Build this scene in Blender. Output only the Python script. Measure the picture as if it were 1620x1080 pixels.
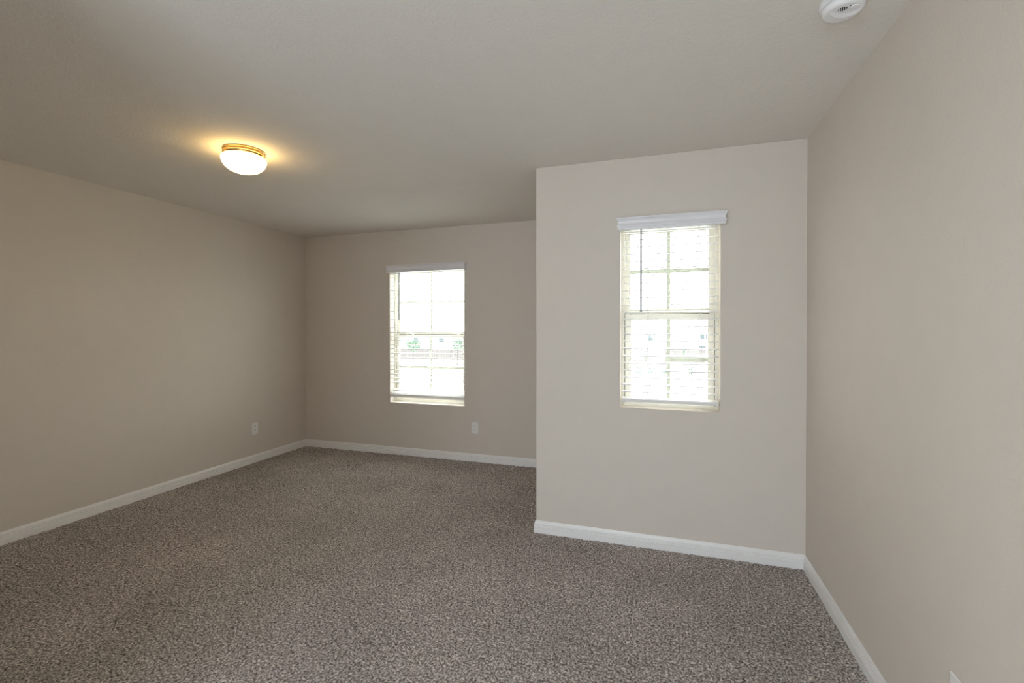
import bpy, bmesh, math, random
import numpy as np
from mathutils import Vector, Matrix, noise as mnoise

for o in list(bpy.data.objects):
    bpy.data.objects.remove(o, do_unlink=True)
sc = bpy.context.scene
COL = sc.collection
random.seed(7)
rng = np.random.default_rng(11)

# ------------------------------------------------------------------ camera
H = 2.44                      # ceiling height
XL, XR = -3.988, 0.7725       # left / right wall faces
D1, D2 = 4.452, 3.024         # far wall face, projecting wall face
XB = -0.810                   # corner of the projecting wall
YB = -1.80                    # wall behind the camera
TH = 0.15
YAW, PITCH, ROLL, CAMH, F = 0.3133, -0.0089, -0.0007, 1.3615, 737.9128
fwd = Vector((-math.sin(YAW) * math.cos(PITCH), math.cos(YAW) * math.cos(PITCH), math.sin(PITCH)))
rt = Vector((math.cos(YAW), math.sin(YAW), 0))
up = rt.cross(fwd)
r2 = math.cos(ROLL) * rt + math.sin(ROLL) * up
u2 = -math.sin(ROLL) * rt + math.cos(ROLL) * up
cd = bpy.data.cameras.new('camera')
cam = bpy.data.objects.new('camera', cd)
COL.objects.link(cam)
cam.matrix_world = Matrix(((r2.x, u2.x, -fwd.x, 0), (r2.y, u2.y, -fwd.y, 0), (r2.z, u2.z, -fwd.z, CAMH), (0, 0, 0, 1)))
cd.sensor_width = 36
cd.sensor_fit = 'HORIZONTAL'
cd.lens = F / 1620 * 36
cd.shift_y = (527.5945 - 540) / 1620
cd.clip_start = 0.02
cd.clip_end = 500
sc.camera = cam

# ------------------------------------------------------------------ light
SKY = 10.5
w = bpy.data.worlds.new('overcast_sky')
sc.world = w
w.use_nodes = True
bg = w.node_tree.nodes['Background']
# overcast sky: a little warmer beyond the window walls, cooler behind the camera
wt = w.node_tree
wtc = wt.nodes.new('ShaderNodeTexCoord')
wsx = wt.nodes.new('ShaderNodeSeparateXYZ')
wmr = wt.nodes.new('ShaderNodeMapRange')
wmr.inputs['From Min'].default_value = -0.5
wmr.inputs['From Max'].default_value = 0.5
wmx = wt.nodes.new('ShaderNodeMix')
wmx.data_type = 'RGBA'
wmx.inputs[6].default_value = (0.86, 0.93, 1.06, 1)
wmx.inputs[7].default_value = (1.04, 1.02, 0.99, 1)
wt.links.new(wtc.outputs['Generated'], wsx.inputs[0])
wt.links.new(wsx.outputs['Y'], wmr.inputs['Value'])
wt.links.new(wmr.outputs['Result'], wmx.inputs[0])
wt.links.new(wmx.outputs[2], bg.inputs[0])
bg.inputs[1].default_value = SKY
sc.view_settings.view_transform = 'Standard'
sc.view_settings.look = 'None'
sc.view_settings.gamma = 1
sc.view_settings.use_curve_mapping = False
sc.view_settings.exposure = 0.10
LAMP_COL = (1.0, 0.65, 0.23, 1)
LAMP = 15.5


def portal(name, loc, rot, sx, sz):
    l = bpy.data.lights.new(name, 'AREA')
    l.shape = 'RECTANGLE'
    l.size, l.size_y = sx, sz
    l.cycles.is_portal = True
    o = bpy.data.objects.new(name, l)
    COL.objects.link(o)
    o.location = loc
    o.rotation_euler = rot
    return o


# openings (x0, x1, z0, z1)
W1 = (-2.850, -1.965, 0.565, 2.030)
W2 = (-0.259, 0.324, 0.866, 2.030)
W3 = (-1.47, 0.10, 0.06, 2.28)      # daylight behind the camera
portal('daylight_portal', ((W1[0] + W1[1]) / 2, D1 + TH + .02, (W1[2] + W1[3]) / 2), (-math.pi / 2, 0, 0), W1[1] - W1[0], W1[3] - W1[2])
portal('daylight_portal', ((W2[0] + W2[1]) / 2, D2 + TH + .02, (W2[2] + W2[3]) / 2), (-math.pi / 2, 0, 0), W2[1] - W2[0], W2[3] - W2[2])
portal('daylight_portal', ((W3[0] + W3[1]) / 2, YB - TH - .02, (W3[2] + W3[3]) / 2), (math.pi / 2, 0, 0), W3[1] - W3[0], W3[3] - W3[2])
cy = sc.cycles
cy.max_bounces = 14
cy.diffuse_bounces = 9
cy.glossy_bounces = 4
cy.transmission_bounces = 8
cy.transparent_max_bounces = 16
cy.sample_clamp_indirect = 8
cy.use_denoising = True
cy.pixel_filter_type = 'BLACKMAN_HARRIS'
cy.filter_width = 1.0
cy.caustics_reflective = False
cy.caustics_refractive = False

# ------------------------------------------------------------------ materials


def newmat(name):
    m = bpy.data.materials.new(name)
    m.use_nodes = True
    nt = m.node_tree
    return m, nt, nt.nodes['Principled BSDF']


def node(nt, t, **kw):
    n = nt.nodes.new(t)
    for k, v in kw.items():
        setattr(n, k, v)
    return n


def plain(name, col, rough=0.5, metal=0.0, bump=None, spec=0.5):
    m, nt, b = newmat(name)
    b.inputs['Base Color'].default_value = (*col, 1)
    b.inputs['Roughness'].default_value = rough
    b.inputs['Metallic'].default_value = metal
    b.inputs['Specular IOR Level'].default_value = spec
    # faint procedural tone variation, so that no surface is a single flat value
    tc = node(nt, 'ShaderNodeTexCoord')
    nz = node(nt, 'ShaderNodeTexNoise')
    nz.inputs['Scale'].default_value = 9
    nz.inputs['Detail'].default_value = 3
    hs = node(nt, 'ShaderNodeMapRange')
    hs.inputs['To Min'].default_value = 0.975
    hs.inputs['To Max'].default_value = 1.025
    mx = node(nt, 'ShaderNodeHueSaturation')
    mx.inputs['Color'].default_value = (*col, 1)
    nt.links.new(tc.outputs['Object'], nz.inputs['Vector'])
    nt.links.new(nz.outputs['Fac'], hs.inputs['Value'])
    nt.links.new(hs.outputs['Result'], mx.inputs['Value'])
    nt.links.new(mx.outputs['Color'], b.inputs['Base Color'])
    if bump:
        nz2 = node(nt, 'ShaderNodeTexNoise')
        nz2.inputs['Scale'].default_value = bump[0]
        nz2.inputs['Detail'].default_value = 3
        nz2.inputs['Roughness'].default_value = 0.6
        bp = node(nt, 'ShaderNodeBump')
        bp.inputs['Strength'].default_value = bump[1]
        bp.inputs['Distance'].default_value = bump[2]
        nt.links.new(tc.outputs['Object'], nz2.inputs['Vector'])
        nt.links.new(nz2.outputs['Fac'], bp.inputs['Height'])
        nt.links.new(bp.outputs['Normal'], b.inputs['Normal'])
    return m


M = {}
M['wall'] = plain('painted_drywall', (0.695, 0.645, 0.590), 0.75, bump=(95, 0.5, 0.0025), spec=0.3)
M['ceiling'] = plain('painted_ceiling', (0.78, 0.75, 0.71), 0.85, bump=(85, 0.65, 0.003), spec=0.2)
M['trim'] = plain('white_gloss_trim', (0.87, 0.87, 0.88), 0.35, bump=(25, 0.08, 0.001))
M['vinyl'] = plain('almond_vinyl', (0.72, 0.70, 0.63), 0.4)
M['slat'] = plain('white_blind_vinyl', (0.86, 0.87, 0.88), 0.4)
M['valance'] = plain('white_valance', (0.82, 0.82, 0.86), 0.4, bump=(40, 0.05, 0.001))
M['plate'] = plain('white_plastic', (0.86, 0.85, 0.86), 0.35)
M['dark'] = plain('dark_recess', (0.05, 0.045, 0.04), 0.6)
M['cord'] = plain('white_cord', (0.8, 0.8, 0.78), 0.8)
M['dark_strip'] = plain('dark_gap_strip', (0.10, 0.10, 0.09), 0.7)
M['brass'] = plain('brushed_brass', (0.52, 0.35, 0.15), 0.3, metal=1.0)
M['wand'] = plain('smoked_plastic_wand', (0.36, 0.38, 0.42), 0.2)
M['detector'] = plain('detector_plastic', (0.84, 0.84, 0.86), 0.45)
M['stucco'] = plain('pale_siding', (0.62, 0.60, 0.56), 0.8)
M['shingle'] = plain('pale_shingle', (0.34, 0.32, 0.31), 0.9)
M['houseglass'] = plain('house_window_glass', (0.05, 0.062, 0.062), 0.2)
M['fence'] = plain('pale_fence', (0.115, 0.098, 0.090), 0.9)
M['bark'] = plain('tree_bark', (0.06, 0.05, 0.04), 0.9)
M['leaf'] = plain('tree_leaf', (0.10, 0.15, 0.10), 0.8)
M['lawn'] = plain('dry_lawn', (0.52, 0.52, 0.47), 0.95, bump=(3, 0.3, 0.05))

# window glass: mostly clear with fresnel reflection
m, nt, b = newmat('window_glass')
nt.nodes.remove(b)
tr = node(nt, 'ShaderNodeBsdfTransparent')
tr.inputs[0].default_value = (0.95, 0.97, 0.95, 1)
gl = node(nt, 'ShaderNodeBsdfGlossy')
gl.inputs['Roughness'].default_value = 0.02
lw = node(nt, 'ShaderNodeLayerWeight')
lw.inputs['Blend'].default_value = 0.5
pw = node(nt, 'ShaderNodeMath', operation='POWER')
pw.inputs[1].default_value = 5.0
fr = node(nt, 'ShaderNodeMapRange')
fr.inputs['To Min'].default_value = 0.04
fr.inputs['To Max'].default_value = 0.9
nt.links.new(lw.outputs['Facing'], pw.inputs[0])
nt.links.new(pw.outputs[0], fr.inputs['Value'])
mx = node(nt, 'ShaderNodeMixShader')
nt.links.new(fr.outputs[0], mx.inputs[0])
nt.links.new(tr.outputs[0], mx.inputs[1])
nt.links.new(gl.outputs[0], mx.inputs[2])
nt.links.new(mx.outputs[0], nt.nodes['Material Output'].inputs['Surface'])
M['glass'] = m

# lit frosted lamp glass
m, nt, b = newmat('lit_frosted_glass')
b.inputs['Base Color'].default_value = (0.9, 0.85, 0.75, 1)
b.inputs['Roughness'].default_value = 0.25
b.inputs['Emission Color'].default_value = LAMP_COL
b.inputs['Emission Strength'].default_value = LAMP
M['lampglass'] = m

# carpet: twisted frieze yarn, several yarn tones
m, nt, b = newmat('frieze_carpet')
b.inputs['Roughness'].default_value = 1.0
b.inputs['Specular IOR Level'].default_value = 0.05
tc = node(nt, 'ShaderNodeTexCoord')
n1 = node(nt, 'ShaderNodeTexNoise')
n1.inputs['Scale'].default_value = 108
n1.inputs['Detail'].default_value = 3
n1.inputs['Roughness'].default_value = 0.7
r1 = node(nt, 'ShaderNodeValToRGB')
cr = r1.color_ramp
cr.elements[0].position = 0.345
cr.elements[0].color = (0.085, 0.077, 0.072, 1)
cr.elements[1].position = 0.655
cr.elements[1].color = (0.80, 0.745, 0.72, 1)
e = cr.elements.new(0.50)
e.color = (0.365, 0.334, 0.318, 1)
n2 = node(nt, 'ShaderNodeTexNoise')       # pile lying different ways in broad patches
n2.inputs['Scale'].default_value = 1.6
n2.inputs['Detail'].default_value = 4
mr = node(nt, 'ShaderNodeMapRange')
mr.inputs['From Min'].default_value = 0.3
mr.inputs['From Max'].default_value = 0.7
mr.inputs['To Min'].default_value = 0.86
mr.inputs['To Max'].default_value = 1.14
hs = node(nt, 'ShaderNodeHueSaturation')
n3 = node(nt, 'ShaderNodeTexNoise')
n3.inputs['Scale'].default_value = 260
n3.inputs['Detail'].default_value = 2
bp = node(nt, 'ShaderNodeBump')
bp.inputs['Strength'].default_value = 0.7
bp.inputs['Distance'].default_value = 0.004
L = nt.links.new
L(tc.outputs['Object'], n1.inputs['Vector'])
L(tc.outputs['Object'], n2.inputs['Vector'])
L(tc.outputs['Object'], n3.inputs['Vector'])
L(n1.outputs['Fac'], r1.inputs['Fac'])
L(r1.outputs['Color'], hs.inputs['Color'])
L(n2.outputs['Fac'], mr.inputs['Value'])
L(mr.outputs['Result'], hs.inputs['Value'])
L(hs.outputs['Color'], b.inputs['Base Color'])
L(n3.outputs['Fac'], bp.inputs['Height'])
L(bp.outputs['Normal'], b.inputs['Normal'])
M['carpet'] = m

# ------------------------------------------------------------------ helpers


def obj(name, bm, mat, parent=None, smooth=False, bevel=0.0, segs=2):
    me = bpy.data.meshes.new(name)
    bmesh.ops.recalc_face_normals(bm, faces=bm.faces)
    bm.to_mesh(me)
    bm.free()
    me.materials.append(M[mat])
    if smooth:
        for p in me.polygons:
            p.use_smooth = True
    o = bpy.data.objects.new(name, me)
    COL.objects.link(o)
    if parent is not None:
        o.parent = parent
    if bevel:
        md = o.modifiers.new('bevel', 'BEVEL')
        md.width = bevel
        md.segments = segs
        md.limit_method = 'ANGLE'
        md.angle_limit = math.radians(40)
    if smooth == 'auto':
        pass
    return o


def empty(name, loc, parent=None):
    o = bpy.data.objects.new(name, None)
    COL.objects.link(o)
    o.location = loc
    o.empty_display_size = 0.1
    if parent:
        o.parent = parent
    return o


def tag(o, label, cat, group=None):
    o['label'] = label
    o['category'] = cat
    if group:
        o['group'] = group
    return o


def struct(o):
    o['kind'] = 'structure'
    return o


def box(bm, x0, x1, y0, y1, z0, z1, mtx=None):
    vs = [bm.verts.new(Vector(p) if mtx is None else mtx @ Vector(p)) for p in
          [(x0, y0, z0), (x1, y0, z0), (x1, y1, z0), (x0, y1, z0), (x0, y0, z1), (x1, y0, z1), (x1, y1, z1), (x0, y1, z1)]]
    for f in [(0, 3, 2, 1), (4, 5, 6, 7), (0, 1, 5, 4), (1, 2, 6, 5), (2, 3, 7, 6), (3, 0, 4, 7)]:
        bm.faces.new([vs[i] for i in f])
    return bm


def nb():
    return bmesh.new()


def wall_with_hole(x0, x1, y0, y1, z0, z1, hole):
    """wall running along x, thickness y0..y1, one rectangular opening"""
    bm = nb()
    xs = [x0, hole[0], hole[1], x1]
    zs = [z0, hole[2], hole[3], z1]
    g = {}
    for k, y in enumerate((y0, y1)):
        for i, x in enumerate(xs):
            for j, z in enumerate(zs):
                g[k, i, j] = bm.verts.new((x, y, z))
    for k in (0, 1):
        for i in range(3):
            for j in range(3):
                if (i, j) == (1, 1):
                    continue
                bm.faces.new([g[k, i, j], g[k, i + 1, j], g[k, i + 1, j + 1], g[k, i, j + 1]])
    for i in range(3):
        bm.faces.new([g[0, i, 0], g[0, i + 1, 0], g[1, i + 1, 0], g[1, i, 0]])
        bm.faces.new([g[0, i, 3], g[0, i + 1, 3], g[1, i + 1, 3], g[1, i, 3]])
        bm.faces.new([g[0, 0, i], g[0, 0, i + 1], g[1, 0, i + 1], g[1, 0, i]])
        bm.faces.new([g[0, 3, i], g[0, 3, i + 1], g[1, 3, i + 1], g[1, 3, i]])
    bm.faces.new([g[0, 1, 1], g[0, 2, 1], g[1, 2, 1], g[1, 1, 1]])
    bm.faces.new([g[0, 1, 2], g[0, 2, 2], g[1, 2, 2], g[1, 1, 2]])
    bm.faces.new([g[0, 1, 1], g[0, 1, 2], g[1, 1, 2], g[1, 1, 1]])
    bm.faces.new([g[0, 2, 1], g[0, 2, 2], g[1, 2, 2], g[1, 2, 1]])
    return bm


def sweep_rings(path, prof):
    """path: list of 2-D points, prof: (offset to the left of the path, z). mitred rings"""
    P = [Vector(p) for p in path]
    rings = []
    for i, p in enumerate(P):
        d1 = (P[i] - P[i - 1]).normalized() if i > 0 else (P[1] - P[0]).normalized()
        d2 = (P[i + 1] - P[i]).normalized() if i < len(P) - 1 else d1
        n1 = Vector((-d1.y, d1.x))
        n2 = Vector((-d2.y, d2.x))
        mm = (n1 + n2)
        mm = mm / (mm.length_squared / 2) if mm.length > 1e-6 else n1
        rings.append([Vector((p.x + mm.x * o, p.y + mm.y * o, z)) for o, z in prof])
    return rings


def bridge(bm, ra, rb, cap=True):
    a = [bm.verts.new(v) for v in ra]
    b_ = [bm.verts.new(v) for v in rb]
    n = len(a)
    for i in range(n):
        j = (i + 1) % n
        bm.faces.new([a[i], a[j], b_[j], b_[i]])
    if cap:
        bm.faces.new(a)
        bm.faces.new(b_[::-1])


def lathe(bm, prof, cx=0, cy=0, seg=64, close_first=True, close_last=True):
    rings = []
    for r, z in prof:
        if r < 1e-6:
            rings.append([bm.verts.new((cx, cy, z))])
        else:
            rings.append([bm.verts.new((cx + r * math.cos(2 * math.pi * k / seg), cy + r * math.sin(2 * math.pi * k / seg), z)) for k in range(seg)])
    for a, b_ in zip(rings, rings[1:]):
        for k in range(seg):
            j = (k + 1) % seg
            if len(a) == 1 and len(b_) == 1:
                continue
            if len(a) == 1:
                bm.faces.new([a[0], b_[j], b_[k]])
            elif len(b_) == 1:
                bm.faces.new([a[k], a[j], b_[0]])
            else:
                bm.faces.new([a[k], a[j], b_[j], b_[k]])


def tube(bm, pts, r, seg=8):
    rings = []
    P = [Vector(p) for p in pts]
    for i, p in enumerate(P):
        d = (P[min(i + 1, len(P) - 1)] - P[max(i - 1, 0)]).normalized()
        a = d.cross(Vector((0.123, 0.95, 0.27))).normalized()
        b_ = d.cross(a)
        rr = r[i] if isinstance(r, (list, tuple)) else r
        rings.append([bm.verts.new(p + rr * (math.cos(2 * math.pi * k / seg) * a + math.sin(2 * math.pi * k / seg) * b_)) for k in range(seg)])
    for a, b_ in zip(rings, rings[1:]):
        for k in range(seg):
            j = (k + 1) % seg
            bm.faces.new([a[k], a[j], b_[j], b_[k]])
    bm.faces.new(rings[0])
    bm.faces.new(rings[-1][::-1])


# ------------------------------------------------------------------ room shell
# floor: fine displaced pile where it is seen, plain beyond
def build_floor():
    gx0, gx1, gy0, gy1 = XL - 0.02, XR + 0.02, 0.85, D1 + 0.02
    s = 0.0052
    nx, ny = int((gx1 - gx0) / s), int((gy1 - gy0) / s)
    X, Y = np.meshgrid(np.linspace(gx0, gx1, nx), np.linspace(gy0, gy1, ny))
    X = X + rng.uniform(-.32, .32, X.shape) * s
    Y = Y + rng.uniform(-.32, .32, Y.shape) * s
    n = rng.standard_normal(X.shape)
    sm = n.copy()
    sm[1:-1, 1:-1] = (n[1:-1, 1:-1] * 2 + n[:-2, 1:-1] + n[2:, 1:-1] + n[1:-1, :-2] + n[1:-1, 2:]) / 4.5
    c = rng.standard_normal((ny // 4 + 2, nx // 4 + 2))
    big = np.kron(c, np.ones((4, 4)))[:ny, :nx]
    Z = np.clip(sm * 0.0023 + big * 0.0011, -0.009, 0.010) - 0.001
    co = np.stack([X, Y, Z], -1).reshape(-1, 3)
    idx = np.arange(nx * ny).reshape(ny, nx)
    q = np.stack([idx[:-1, :-1], idx[:-1, 1:], idx[1:, 1:], idx[1:, :-1]], -1).reshape(-1, 4)
    # plain remainder behind
    base = len(co)
    ex = np.array([(XL - .02, YB - .02, -.001), (XR + .02, YB - .02, -.001), (XR + .02, gy0 + .01, -.001), (XL - .02, gy0 + .01, -.001)])
    co = np.vstack([co, ex])
    q = np.vstack([q, [[base, base + 1, base + 2, base + 3]]])
    me = bpy.data.meshes.new('floor')
    me.vertices.add(len(co))
    me.vertices.foreach_set('co', co.astype(np.float32).ravel())
    me.loops.add(q.size)
    me.loops.foreach_set('vertex_index', q.astype(np.int32).ravel())
    me.polygons.add(len(q))
    me.polygons.foreach_set('loop_start', np.arange(0, q.size, 4, dtype=np.int32))
    me.update(calc_edges=True)
    me.validate()
    me.polygons.foreach_set('use_smooth', np.ones(len(me.polygons), dtype=bool))
    me.materials.append(M['carpet'])
    o = bpy.data.objects.new('floor', me)
    COL.objects.link(o)
    return struct(o)


build_floor()
struct(obj('ceiling', box(nb(), XL - TH, XR + TH, YB - TH, D1 + TH, H, H + .15), 'ceiling'))
struct(obj('wall_left', box(nb(), XL - TH, XL, YB - TH, D1 + TH, -.15, H), 'wall'))
struct(obj('wall_right', box(nb(), XR, XR + TH, YB - TH, D2, -.15, H), 'wall'))
struct(obj('wall_back', wall_with_hole(XL, XB, D1, D1 + TH, -.15, H, W1), 'wall', bevel=.004))
struct(obj('wall_projecting', wall_with_hole(XB, XR + TH, D2, D2 + TH, -.15, H, W2), 'wall', bevel=.004))
struct(obj('wall_return', box(nb(), XB, XB + TH, D2 + TH, D1 + TH, -.15, H), 'wall'))
struct(obj('wall_light_blocker', box(nb(), XL, -1.52, YB, 0.40, -.15, H), 'wall', bevel=.004))  # unseen block, added to keep rear daylight off the left side
struct(obj('wall_front', wall_with_hole(XL, XR, YB - TH, YB, -.15, H, W3), 'wall', bevel=.004))

# baseboards, path keeps the room on its left when walked counter-clockwise
BH = 0.081
BPROF = [(-.001, -.01), (.0135, -.01), (.0135, .0400), (.0100, .0415), (.0095, .0440), (.0122, .0460), (.0122, .0525), (.0090, .0540),
         (.0085, .0560), (.0102, .0580), (.0095, .0640), (.0075, .0700), (.0050, .0770), (.0035, BH), (-.001, BH)]
path = [(XR, YB), (XR, D2), (XB, D2), (XB, D1), (XL, D1), (XL, .40), (-1.52, .40), (-1.52, YB)]
names = ['right', 'projecting', 'return', 'back', 'left', 'light_blocker', 'light_blocker_side']  # last two run along the added light-blocking volume
rings = sweep_rings([(-1.52, YB)] + path, BPROF)[1:]
for i, nm in enumerate(names):
    bm = nb()
    bridge(bm, rings[i], rings[i + 1])
    struct(obj('baseboard_' + nm, bm, 'trim'))

# ------------------------------------------------------------------ windows


def frame_rect(bm, x0, x1, z0, z1, wl, wr, wb, wt, y0, y1, lip=0.0):
    """picture-frame of four bars"""
    box(bm, x0, x0 + wl, y0, y1, z0, z1)
    box(bm, x1 - wr, x1, y0, y1, z0, z1)
    box(bm, x0 + wl, x1 - wr, y0, y1, z0, z0 + wb)
    box(bm, x0 + wl, x1 - wr, y0, y1, z1 - wt, z1)
    if lip:   # a thin glazing step inside the bars
        a, b_, c, d = x0 + wl, x1 - wr, z0 + wb, z1 - wt
        yy0, yy1 = y0 + (y1 - y0) * .35, y1
        box(bm, a, a + lip, yy0, yy1, c, d)
        box(bm, b_ - lip, b_, yy0, yy1, c, d)
        box(bm, a + lip, b_ - lip, yy0, yy1, c, c + lip)
        box(bm, a + lip, b_ - lip, yy0, yy1, d - lip, d)


def make_window(name, W, yw, s=1, locks=()):
    """single-hung window in an opening; yw = room face of the wall, s = +1 when the outdoors lies towards +y"""
    x0, x1, z0, z1 = W
    zm = (z0 + z1) / 2 + .008
    xm = (x0 + x1) / 2
    root = struct(empty(name, (xm, yw + s * .12, z0)))
    off = -Vector((xm, yw + s * .12, z0))

    def put(nm, bm, mat, parent=root, bevel=0, o2=None):
        bmesh.ops.translate(bm, verts=bm.verts, vec=off)
        return obj(nm, bm, mat, parent, bevel=bevel)

    def Y(a, b_):
        return (yw + s * a, yw + s * b_) if s > 0 else (yw + s * b_, yw + s * a)
    bm = nb()
    frame_rect(bm, x0 - .004, x1 + .004, z0 - .004, z1 + .004, .024, .024, .024, .030, *Y(.090, .148), lip=.008)
    put('window_frame', bm, 'vinyl', bevel=.0015)
    # upper sash, outer track
    ua, ub, uz0, uz1 = x0 + .026, x1 - .026, zm, z1 - .022
    bm = nb()
    frame_rect(bm, ua, ub, uz0, uz1, .020, .024, .032, .022, *Y(.121, .143), lip=.004)
    us = put('upper_sash', bm, 'vinyl', bevel=.0015)
    la, lb, lz0, lz1 = x0 + .024, x1 - .024, z0 + .018, zm + .002
    bm = nb()
    frame_rect(bm, la, lb, lz0, lz1, .032, .032, .034, .032, *Y(.097, .119), lip=.004)
    ls = put('lower_sash', bm, 'vinyl', bevel=.0015)
    for sash, (a, b_, c, d), yg in ((us, (ua + .022, ub - .026, uz0 + .034, uz1 - .024), .133), (ls, (la + .034, lb - .034, lz0 + .036, lz1 - .034), .109)):
        bm = nb()
        box(bm, a - .004, b_ + .004, *Y(yg, yg + .003), c - .004, d + .004)
        put('pane', bm, 'glass', sash)
        bm = nb()
        cx, cz = (a + b_) / 2 + .0, (c + d) / 2
        hw = .0115
        box(bm, cx - hw, cx + hw, *Y(yg + .004, yg + .010), c, d)
        box(bm, a, cx - hw, *Y(yg + .004, yg + .010), cz - hw, cz + hw)
        box(bm, cx + hw, b_, *Y(yg + .004, yg + .010), cz - hw, cz + hw)
        put('muntin', bm, 'vinyl', sash)
    bm = nb()
    box(bm, x0 + .05, x1 - .05, *Y(.1195, .1215), zm - .002, zm + .006)
    put('gap_strip', bm, 'dark_strip', us)  # thin dark strip set in the gap where the sashes meet
    for lx in locks:
        bm = nb()
        yy = Y(.092, .118)
        tube(bm, [(lx - .030, (yy[0] + yy[1]) / 2, zm + .014), (lx - .010, (yy[0] + yy[1]) / 2, zm + .016), (lx + .012, yy[0] + .008, zm + .012), (lx + .034, yy[0] + .002, zm + .006)], [.008, .010, .008, .004], 10)
        put('sash_lock', bm, 'trim', ls)
    return root


make_window('window_1', W1, D1, 1, locks=(-2.640, -2.09))
make_window('window_2', W2, D2, 1)
# double unit behind the camera, daylight of the room
make_window('window_3', (W3[0], (W3[0] + W3[1]) / 2 - .03, W3[2], W3[3]), YB, -1)
make_window('window_4', ((W3[0] + W3[1]) / 2 + .03, W3[1], W3[2], W3[3]), YB, -1)
bm = nb()
box(bm, (W3[0] + W3[1]) / 2 - .03, (W3[0] + W3[1]) / 2 + .03, YB - TH, YB, W3[2], W3[3])
struct(obj('trim_1', bm, 'trim', bevel=.002))

# ------------------------------------------------------------------ blinds


def slat_bm(x0, x1, depth, th, holes=()):
    """crowned slat about its own centre line"""
    bm = nb()
    n = 6
    ra, rb = [], []
    pts = []
    for i in range(n + 1):
        t = -1 + 2 * i / n
        pts.append((t * depth / 2, th / 2 + .0012 * (1 - t * t)))
    for i in range(n, -1, -1):
        t = -1 + 2 * i / n
        pts.append((t * depth / 2, -th / 2 + .0012 * (1 - t * t)))
    bridge(bm, [Vector((x0, y, z)) for y, z in pts], [Vector((x1, y, z)) for y, z in pts])
    return bm


def make_blind(label, W, yw, slx, zs, tilts, rail, ladders, wand, vx, plugs):
    x0, x1, z0, z1 = W
    base = Vector(((x0 + x1) / 2, yw + .03, rail[0]))
    root = empty('window_blind', base)
    tag(root, label, 'blind', None)

    def put(nm, bm, mat, parent=root, **kw):
        bmesh.ops.translate(bm, verts=bm.verts, vec=-base)
        return obj(nm, bm, mat, parent, **kw)
    yc = yw + .032
    # valance, moulded board with returned ends
    vp = [(-.0, 1.980), (.010, 1.978), (.0145, 1.981), (.0160, 1.987), (.0110, 1.9905), (.0110, 1.9925), (.0165, 1.9965), (.0185, 2.003), (.0125, 2.010),
          (.0110, 2.020), (.0125, 2.030), (.0180, 2.040), (.0235, 2.046), (.0240, 2.0500), (.0185, 2.0520), (.0185, 2.0535), (0, 2.0540)]
    vd = .046
    pa = [(vx[1] - .014, yw - .0005), (vx[1] - .014, yw - vd), (vx[0] + .014, yw - vd), (vx[0] + .014, yw - .0005)]
    # walk so that the outside lies on the left
    pa = pa[::-1]
    rg = sweep_rings(pa, [(-o, z) for o, z in vp])
    bm = nb()
    for a, b_ in zip(rg, rg[1:]):
        bridge(bm, a, b_)
    # backing board behind the moulding
    box(bm, vx[0] + .014, vx[1] - .014, yw - vd, yw - vd + .006, 1.980, 2.054)
    put('valance', bm, 'valance')
    bm = nb()
    box(bm, x0 + .006, x1 - .006, yw + .006, yw + .058, z1 - .042, z1 - .002)
    put('headrail', bm, 'slat', bevel=.003)
    for z, t in zip(zs, tilts):
        bm = slat_bm(slx[0] - base.x, slx[1] - base.x, .050, .0036)
        o = obj('slat', bm, 'slat', root, smooth=False)
        o.location = (0, yc - base.y, z - base.z)
        o.rotation_euler = (math.radians(t), 0, 0)
    zr, tr_, hr = rail
    bm = nb()
    bx = [(-.025, -hr / 2), (-.025, hr * .1), (-.0235, hr * .18), (-.0235, hr * .30), (-.025, hr * .38), (-.024, hr / 2 - .001), (-.022, hr / 2), (.024, hr / 2), (.025, hr / 2 - .001), (.025, -hr / 2)]
    bridge(bm, [Vector((slx[0] - base.x - .001, y, z)) for y, z in bx], [Vector((slx[1] - base.x + .001, y, z)) for y, z in bx])
    ro = obj('bottom_rail', bm, 'slat', root)
    ro.location = (0, yc - base.y, zr - base.z)
    ro.rotation_euler = (math.radians(tr_), 0, 0)
    for px in plugs:
        bm = nb()
        lathe(bm, [(0, .0015), (.006, .0015), (.008, -.001), (.005, -.004), (0, -.005)], 0, 0, 16)
        p = obj('cord_plug', bm, 'plate', ro)
        p.location = (px - base.x, -.010, -hr / 2 - .001)
    zt = z1 - .04
    for lx in ladders:
        bm = nb()
        for yy in (yc - .0268, yc + .0268):
            tube(bm, [(lx - .006, yy, zt), (lx - .006, yy, zr + .012)], .0009, 6)
            tube(bm, [(lx + .006, yy, zt), (lx + .006, yy, zr + .012)], .0009, 6)
        for z, t in zip(zs, tilts):
            a = math.radians(t)
            for sx in (-.006, .006):
                tube(bm, [(lx + sx, yc - .0265, z - .0030 - .0265 * math.sin(a)), (lx + sx, yc + .0265, z - .0030 + .0265 * math.sin(a))], .0006, 5)
        put('ladder_cord', bm, 'cord')
    wx, wz0 = wand
    bm = nb()
    tube(bm, [(wx, yw - .012, 1.985), (wx, yw - .014, 1.9), (wx, yw - .016, wz0 + .05), (wx, yw - .016, wz0)], [.0050, .0055, .0060, .0062], 6)
    wo = put('tilt_wand', bm, 'wand')
    wo['label'] = 'smoky translucent tilt wand'
    bm = nb()
    tube(bm, [(wx, yw + .008, 1.993), (wx, yw - .012, 1.993), (wx, yw - .012, 1.978)], .0022, 8)
    put('wand_hook', bm, 'plate', wo)
    return root


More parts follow.
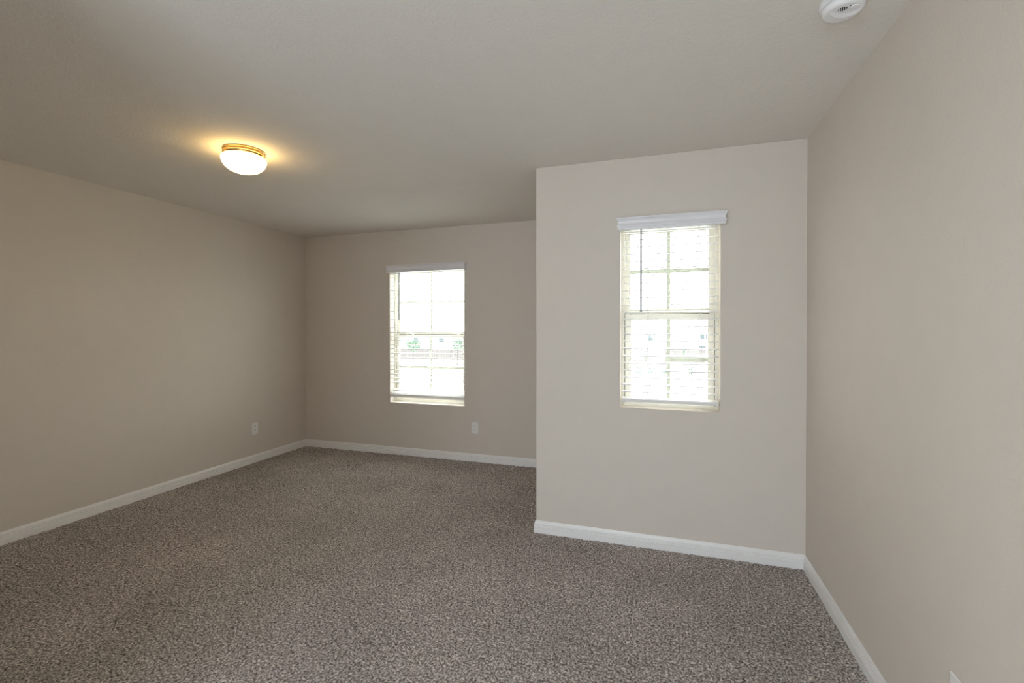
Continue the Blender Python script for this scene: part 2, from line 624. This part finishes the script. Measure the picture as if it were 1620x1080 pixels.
P_ = .0457
zs2 = [1.973 - P_ * k for k in range(23)]
t2 = [6] * 22 + [2]
make_blind('white horizontal blind with open slats over the right window on the projecting wall', W2, D2, (-.249, .316), zs2, t2, (.918, 9, .019), (-.086, .213), (-.131, 1.471),
           (-.271, .348), (-.086, -.020, .213))
zs1 = [1.973 - P_ * k for k in range(27)]
t1 = [2] * 24 + [3, 6, 10]
zs1.append(.706)
t1.append(26)
make_blind('white horizontal blind pulled down over the left window on the far wall', W1, D1, (-2.842, -1.972), zs1, t1, (.650, 36, .040), (-2.666, -2.390, -2.117), (-2.725, 1.472),
           (-2.856, -1.935), (-2.666, -2.39, -2.117))

# ------------------------------------------------------------------ ceiling light
LX, LY = -2.412, 2.192
root = empty('ceiling_light', (LX, LY, H))
tag(root, 'lit white glass dome light with brass rings on the ceiling', 'ceiling light')
bm = nb()
lathe(bm, [(0, 0), (.113, 0), (.115, -.003), (.115, -.008), (.111, -.011), (.111, -.013), (.1135, -.015), (.1135, -.022), (.110, -.025), (.110, -.027), (.108, -.034), (.104, -.036), (0, -.036)], seg=96)
obj('brass_pan', bm, 'brass', root, smooth=False)
bm = nb()
prof = [(.100, -.0365), (.108, -.0375)]
for k in range(0, 17):
    a = math.pi / 2 * k / 16
    prof.append((.123 * math.cos(a) ** .85, -.050 - .082 * math.sin(a)))
prof[2] = (.1225, -.048)
prof.insert(2, (.117, -.041))
prof[-1] = (0, prof[-1][1])
lathe(bm, prof, seg=96)
o = obj('glass_shade', bm, 'lampglass', root, smooth=True)
for k in range(3):
    a = math.radians(20 + 120 * k)
    bm = nb()
    tube(bm, [(.108 * math.cos(a), .108 * math.sin(a), -.031), (.120 * math.cos(a), .120 * math.sin(a), -.031)], [.0028, .004], 10)
    obj('thumb_screw', bm, 'brass', root)

# ------------------------------------------------------------------ smoke detector
SX, SY = .560, 1.800
root = empty('smoke_detector', (SX, SY, H))
tag(root, 'round white smoke detector on the ceiling near the right wall', 'smoke detector')
bm = nb()
lathe(bm, [(0, 0), (.066, 0), (.0675, -.004), (.0665, -.013), (.063, -.0165), (.058, -.0175), (0, -.0175)], seg=80)
obj('base', bm, 'detector', root, smooth=False)
bm = nb()
lathe(bm, [(.050, -.0175), (.0555, -.018), (.0555, -.0205), (.0590, -.0215), (.0600, -.026), (.0590, -.033), (.0555, -.0385), (.050, -.0410), (.046, -.0415), (0, -.0425)], seg=80)
cv = obj('cover', bm, 'detector', root, smooth=True)
# raised crescent across the cover
def smooth_curve(pts, n=28):
    P = np.array(pts)
    t = np.linspace(0, 1, len(P))
    tt = np.linspace(0, 1, n)
    return np.stack([np.polyval(np.polyfit(t, P[:, k], 4), tt) for k in (0, 1)], 1)


inner = smooth_curve([(-.043, -.026), (-.026, -.010), (-.008, -.001), (.008, .002), (.022, .0005), (.036, -.008), (.046, -.024)])
outer = smooth_curve([(-.047, -.018), (-.026, .008), (-.008, .0145), (.010, .0165), (.028, .013), (.042, .002), (.0505, -.018)])
bm = nb()
rows = []
for i, ((ax, ay), (bx_, by_)) in enumerate(zip(inner, outer)):
    h = .0052 * math.sin(math.pi * i / (len(inner) - 1)) ** .6
    rows.append([bm.verts.new(v) for v in [(ax, ay, -.0415), (ax, ay, -.0427), (bx_ * .985, by_ - .001, -.0427 - h), (bx_, by_ + .0015, -.0425 - h * .8), (bx_ * 1.01, by_ + .006, -.0410), (bx_, by_, -.0405)]])
for r0, r1 in zip(rows, rows[1:]):
    for k in range(6):
        j = (k + 1) % 6
        bm.faces.new([r0[k], r0[j], r1[j], r1[k]])
bm.faces.new(rows[0])
bm.faces.new(rows[-1][::-1])
obj('raised_band', bm, 'detector', cv, smooth=False)
rotg = Matrix.Translation((-.009, -.0245, 0)) @ Matrix.Rotation(math.radians(-14), 4, 'Z')
bm = nb()
for k, hh in enumerate((.0070, .0160, .0210, .0165, .0075)):
    x = -.0112 + .0056 * k
    box(bm, x - .0013, x + .0013, -hh / 2, hh / 2, -.0434, -.0421, rotg)
obj('sounder_slots', bm, 'dark', cv)
bm = nb()
lathe(bm, [(0, -.0445), (.010, -.0442), (.0115, -.0425), (.0115, -.0415), (0, -.0415)], .024, -.026, 32)
obj('test_button', bm, 'detector', cv)
bm = nb()
lathe(bm, [(0, -.0434), (.0016, -.0434), (.0016, -.0418), (0, -.0418)], .009, -.037, 12)
obj('indicator_hole', bm, 'dark', cv)

# ------------------------------------------------------------------ outlets


def make_outlet(label, loc, rz):
    root = empty('wall_outlet', loc)
    root.rotation_euler = (0, 0, rz)
    tag(root, label, 'outlet')
    bm = nb()
    box(bm, -.0385, .0385, -.0055, 0, -.060, .060)
    obj('cover_plate', bm, 'plate', root, bevel=.003, segs=3)
    for dz in (.0195, -.0195):
        bm = nb()
        n = 28
        ring = []
        for k in range(n):
            a = 2 * math.pi * k / n
            ring.append((.0170 * math.cos(a), max(-.0138, min(.0138, .0170 * math.sin(a)))))
        bridge(bm, [Vector((x, -.0068, z + dz)) for x, z in ring], [Vector((x, -.0045, z + dz)) for x, z in ring])
        rc = obj('receptacle', bm, 'plate', root)
        bm = nb()
        box(bm, -.0075, -.0055, -.0071, -.0060, dz - .001, dz + .0075)
        box(bm, .0050, .0070, -.0071, -.0060, dz + .0005, dz + .0070)
        tube(bm, [(0, -.0071, dz - .0075), (0, -.0060, dz - .0075)], .0028, 12)
        obj('slots', bm, 'dark', rc)
    bm = nb()
    tube(bm, [(0, -.0068, 0), (0, -.0050, 0)], .0030, 14)
    obj('screw', bm, 'plate', root)
    return root


make_outlet('white duplex outlet on the far wall, right of the left window', (-1.845, D1, .348), 0)
make_outlet('white duplex outlet on the left wall near the far corner', (XL, 3.733, .348), math.pi / 2)
make_outlet('white duplex outlet on the right wall at the photo\'s bottom edge', (XR, 1.577, .345), -math.pi / 2)

# ------------------------------------------------------------------ outdoors (upper storey: ground 2.8 m below the floor)
GZ = -2.80
g = struct(obj('ground', box(nb(), -90, 90, D1 + .5, 140, GZ - .2, GZ), 'lawn'))


def make_house(label, x, y, wx, wy, h, wins, ridge=1.6):
    root = empty('house', (x, y, GZ))
    tag(root, label, 'house', None)
    bm = nb()
    box(bm, -wx / 2, wx / 2, 0, wy, 0, h)
    obj('wall', bm, 'stucco', root)
    bm = nb()
    e_ = .45
    v = [bm.verts.new(p) for p in [(-wx / 2 - e_, -e_, h), (wx / 2 + e_, -e_, h), (wx / 2 + e_, wy + e_, h), (-wx / 2 - e_, wy + e_, h),
                                   (-wx / 2 + wy * .5, wy / 2, h + ridge), (wx / 2 - wy * .5, wy / 2, h + ridge)]]
    for f in [(0, 1, 5, 4), (1, 2, 5), (2, 3, 4, 5), (3, 0, 4), (0, 3, 2, 1)]:
        bm.faces.new([v[i] for i in f])
    obj('roof', bm, 'shingle', root)
    for (cx, cz, ww, hh) in wins:
        bm = nb()
        frame_rect(bm, cx - ww / 2 - .08, cx + ww / 2 + .08, cz - hh / 2 - .08, cz + hh / 2 + .08, .08, .08, .08, .08, -.06, .01)
        f = obj('window', bm, 'trim', root)
        bm = nb()
        box(bm, cx - ww / 2, cx + ww / 2, -.02, .01, cz - hh / 2, cz + hh / 2)
        obj('pane', bm, 'houseglass', f)
    return root


make_house('pale house seen through the right window, with a square window left of the middle bar', -4.2, 75, 9.5, 9, 4.1, [(2.35, 2.88, .8, .8), (-1.5, 2.6, .8, .8)])
make_house('pale house seen through the right window, farthest right with paired windows', 7.6, 75, 9.0, 9, 4.1, [(-2.04, 3.10, .62, .8), (-1.25, 3.10, .62, .8), (-2.04, 1.2, 1.0, 1.1)])
make_house('pale house seen faintly through the left window beyond the fence', -39, 74, 15, 9, 4.0, [(-3, 2.4, 1.0, 1.0), (2, 2.4, 1.0, 1.0)])


def make_fence(label, xa, xb, y, h):
    root = empty('wooden_fence', ((xa + xb) / 2, y, GZ))
    tag(root, label, 'fence')
    L_ = xb - xa
    bm = nb()
    n = int(L_ / .15)
    for k in range(n):
        x = -L_ / 2 + k * .15
        z = h + random.uniform(-.02, .02)
        box(bm, x, x + .135, -.01, .01, .03, z)
    obj('boards', bm, 'fence', root)
    bm = nb()
    for z in (.35, h - .3):
        box(bm, -L_ / 2, L_ / 2, .01, .05, z, z + .09)
    obj('rail', bm, 'fence', root)
    for k in range(int(L_ / 2.4) + 1):
        x = -L_ / 2 + .05 + k * 2.4
        bm = nb()
        box(bm, x - .05, x + .05, .05, .15, 0, h - .05)
        obj('post', bm, 'fence', root)
    return root


make_fence('brown board fence seen through the right window', -3.5, 4.6, 58, 1.80)
make_fence('brown board fence seen through the left window', -37, -24, 58, 1.60)


def make_plant(name, label, cat, x, y, h, rad, conif=False, group=None):
    root = empty(name, (x, y, GZ))
    tag(root, label, cat, group)
    bm = nb()
    tube(bm, [(0, 0, 0), (.03, 0, h * .3), (0, .02, h * .8)], [rad * .09, rad * .07, rad * .03], 8)
    obj('trunk', bm, 'bark', root)
    bm = nb()
    n = 260
    for k in range(n):
        if conif:
            t = random.random() ** .7
            z = h * (.12 + .88 * (1 - t) if False else .12 + .88 * t)
            rr = rad * (1 - t) * random.uniform(.3, 1)
            a = random.uniform(0, 6.283)
            c = Vector((rr * math.cos(a), rr * math.sin(a), z))
        else:
            v = Vector((random.gauss(0, 1), random.gauss(0, 1), random.gauss(0, 1))).normalized() * random.uniform(.45, 1)
            c = Vector((v.x * rad, v.y * rad, h - rad * .8 + v.z * rad * .8))
        s = rad * random.uniform(.09, .2)
        d = [Vector((random.uniform(-1, 1), random.uniform(-1, 1), random.uniform(-1, 1))).normalized() * s for _ in range(4)]
        vs = [bm.verts.new(c + q) for q in d]
        for f in ((0, 1, 2), (0, 2, 3), (0, 3, 1), (1, 3, 2)):
            bm.faces.new([vs[i] for i in f])
    obj('foliage', bm, 'leaf', root)
    return root


make_plant('tree', 'leafy green tree seen in the left window beyond its left panes', 'tree', -28.8, 50, 3.0, .95)
make_plant('tree', 'leafy green tree seen in the left window beyond its right panes', 'tree', -22.9, 50, 3.1, .85)
make_plant('tree', 'small pointed green tree seen through the right window', 'tree', 2.0, 50, 2.6, .35, conif=True)
SHL = [('round green shrub seen through the right window, leftmost of the row', -2.9, .48), ('round green shrub seen through the right window, second from left in the row', -1.9, .52),
       ('round green shrub seen through the right window, third from left in the row', -.9, .5), ('round green shrub seen through the right window, fourth from left in the row', .1, .52),
       ('round green shrub seen through the right window, right of the middle bar', 2.2, .5)]
for lb, x, rr in SHL:
    make_plant('shrub', lb, 'shrub', x, 40, 1.15, rr * .8, group='shrubs on the lawn outside')
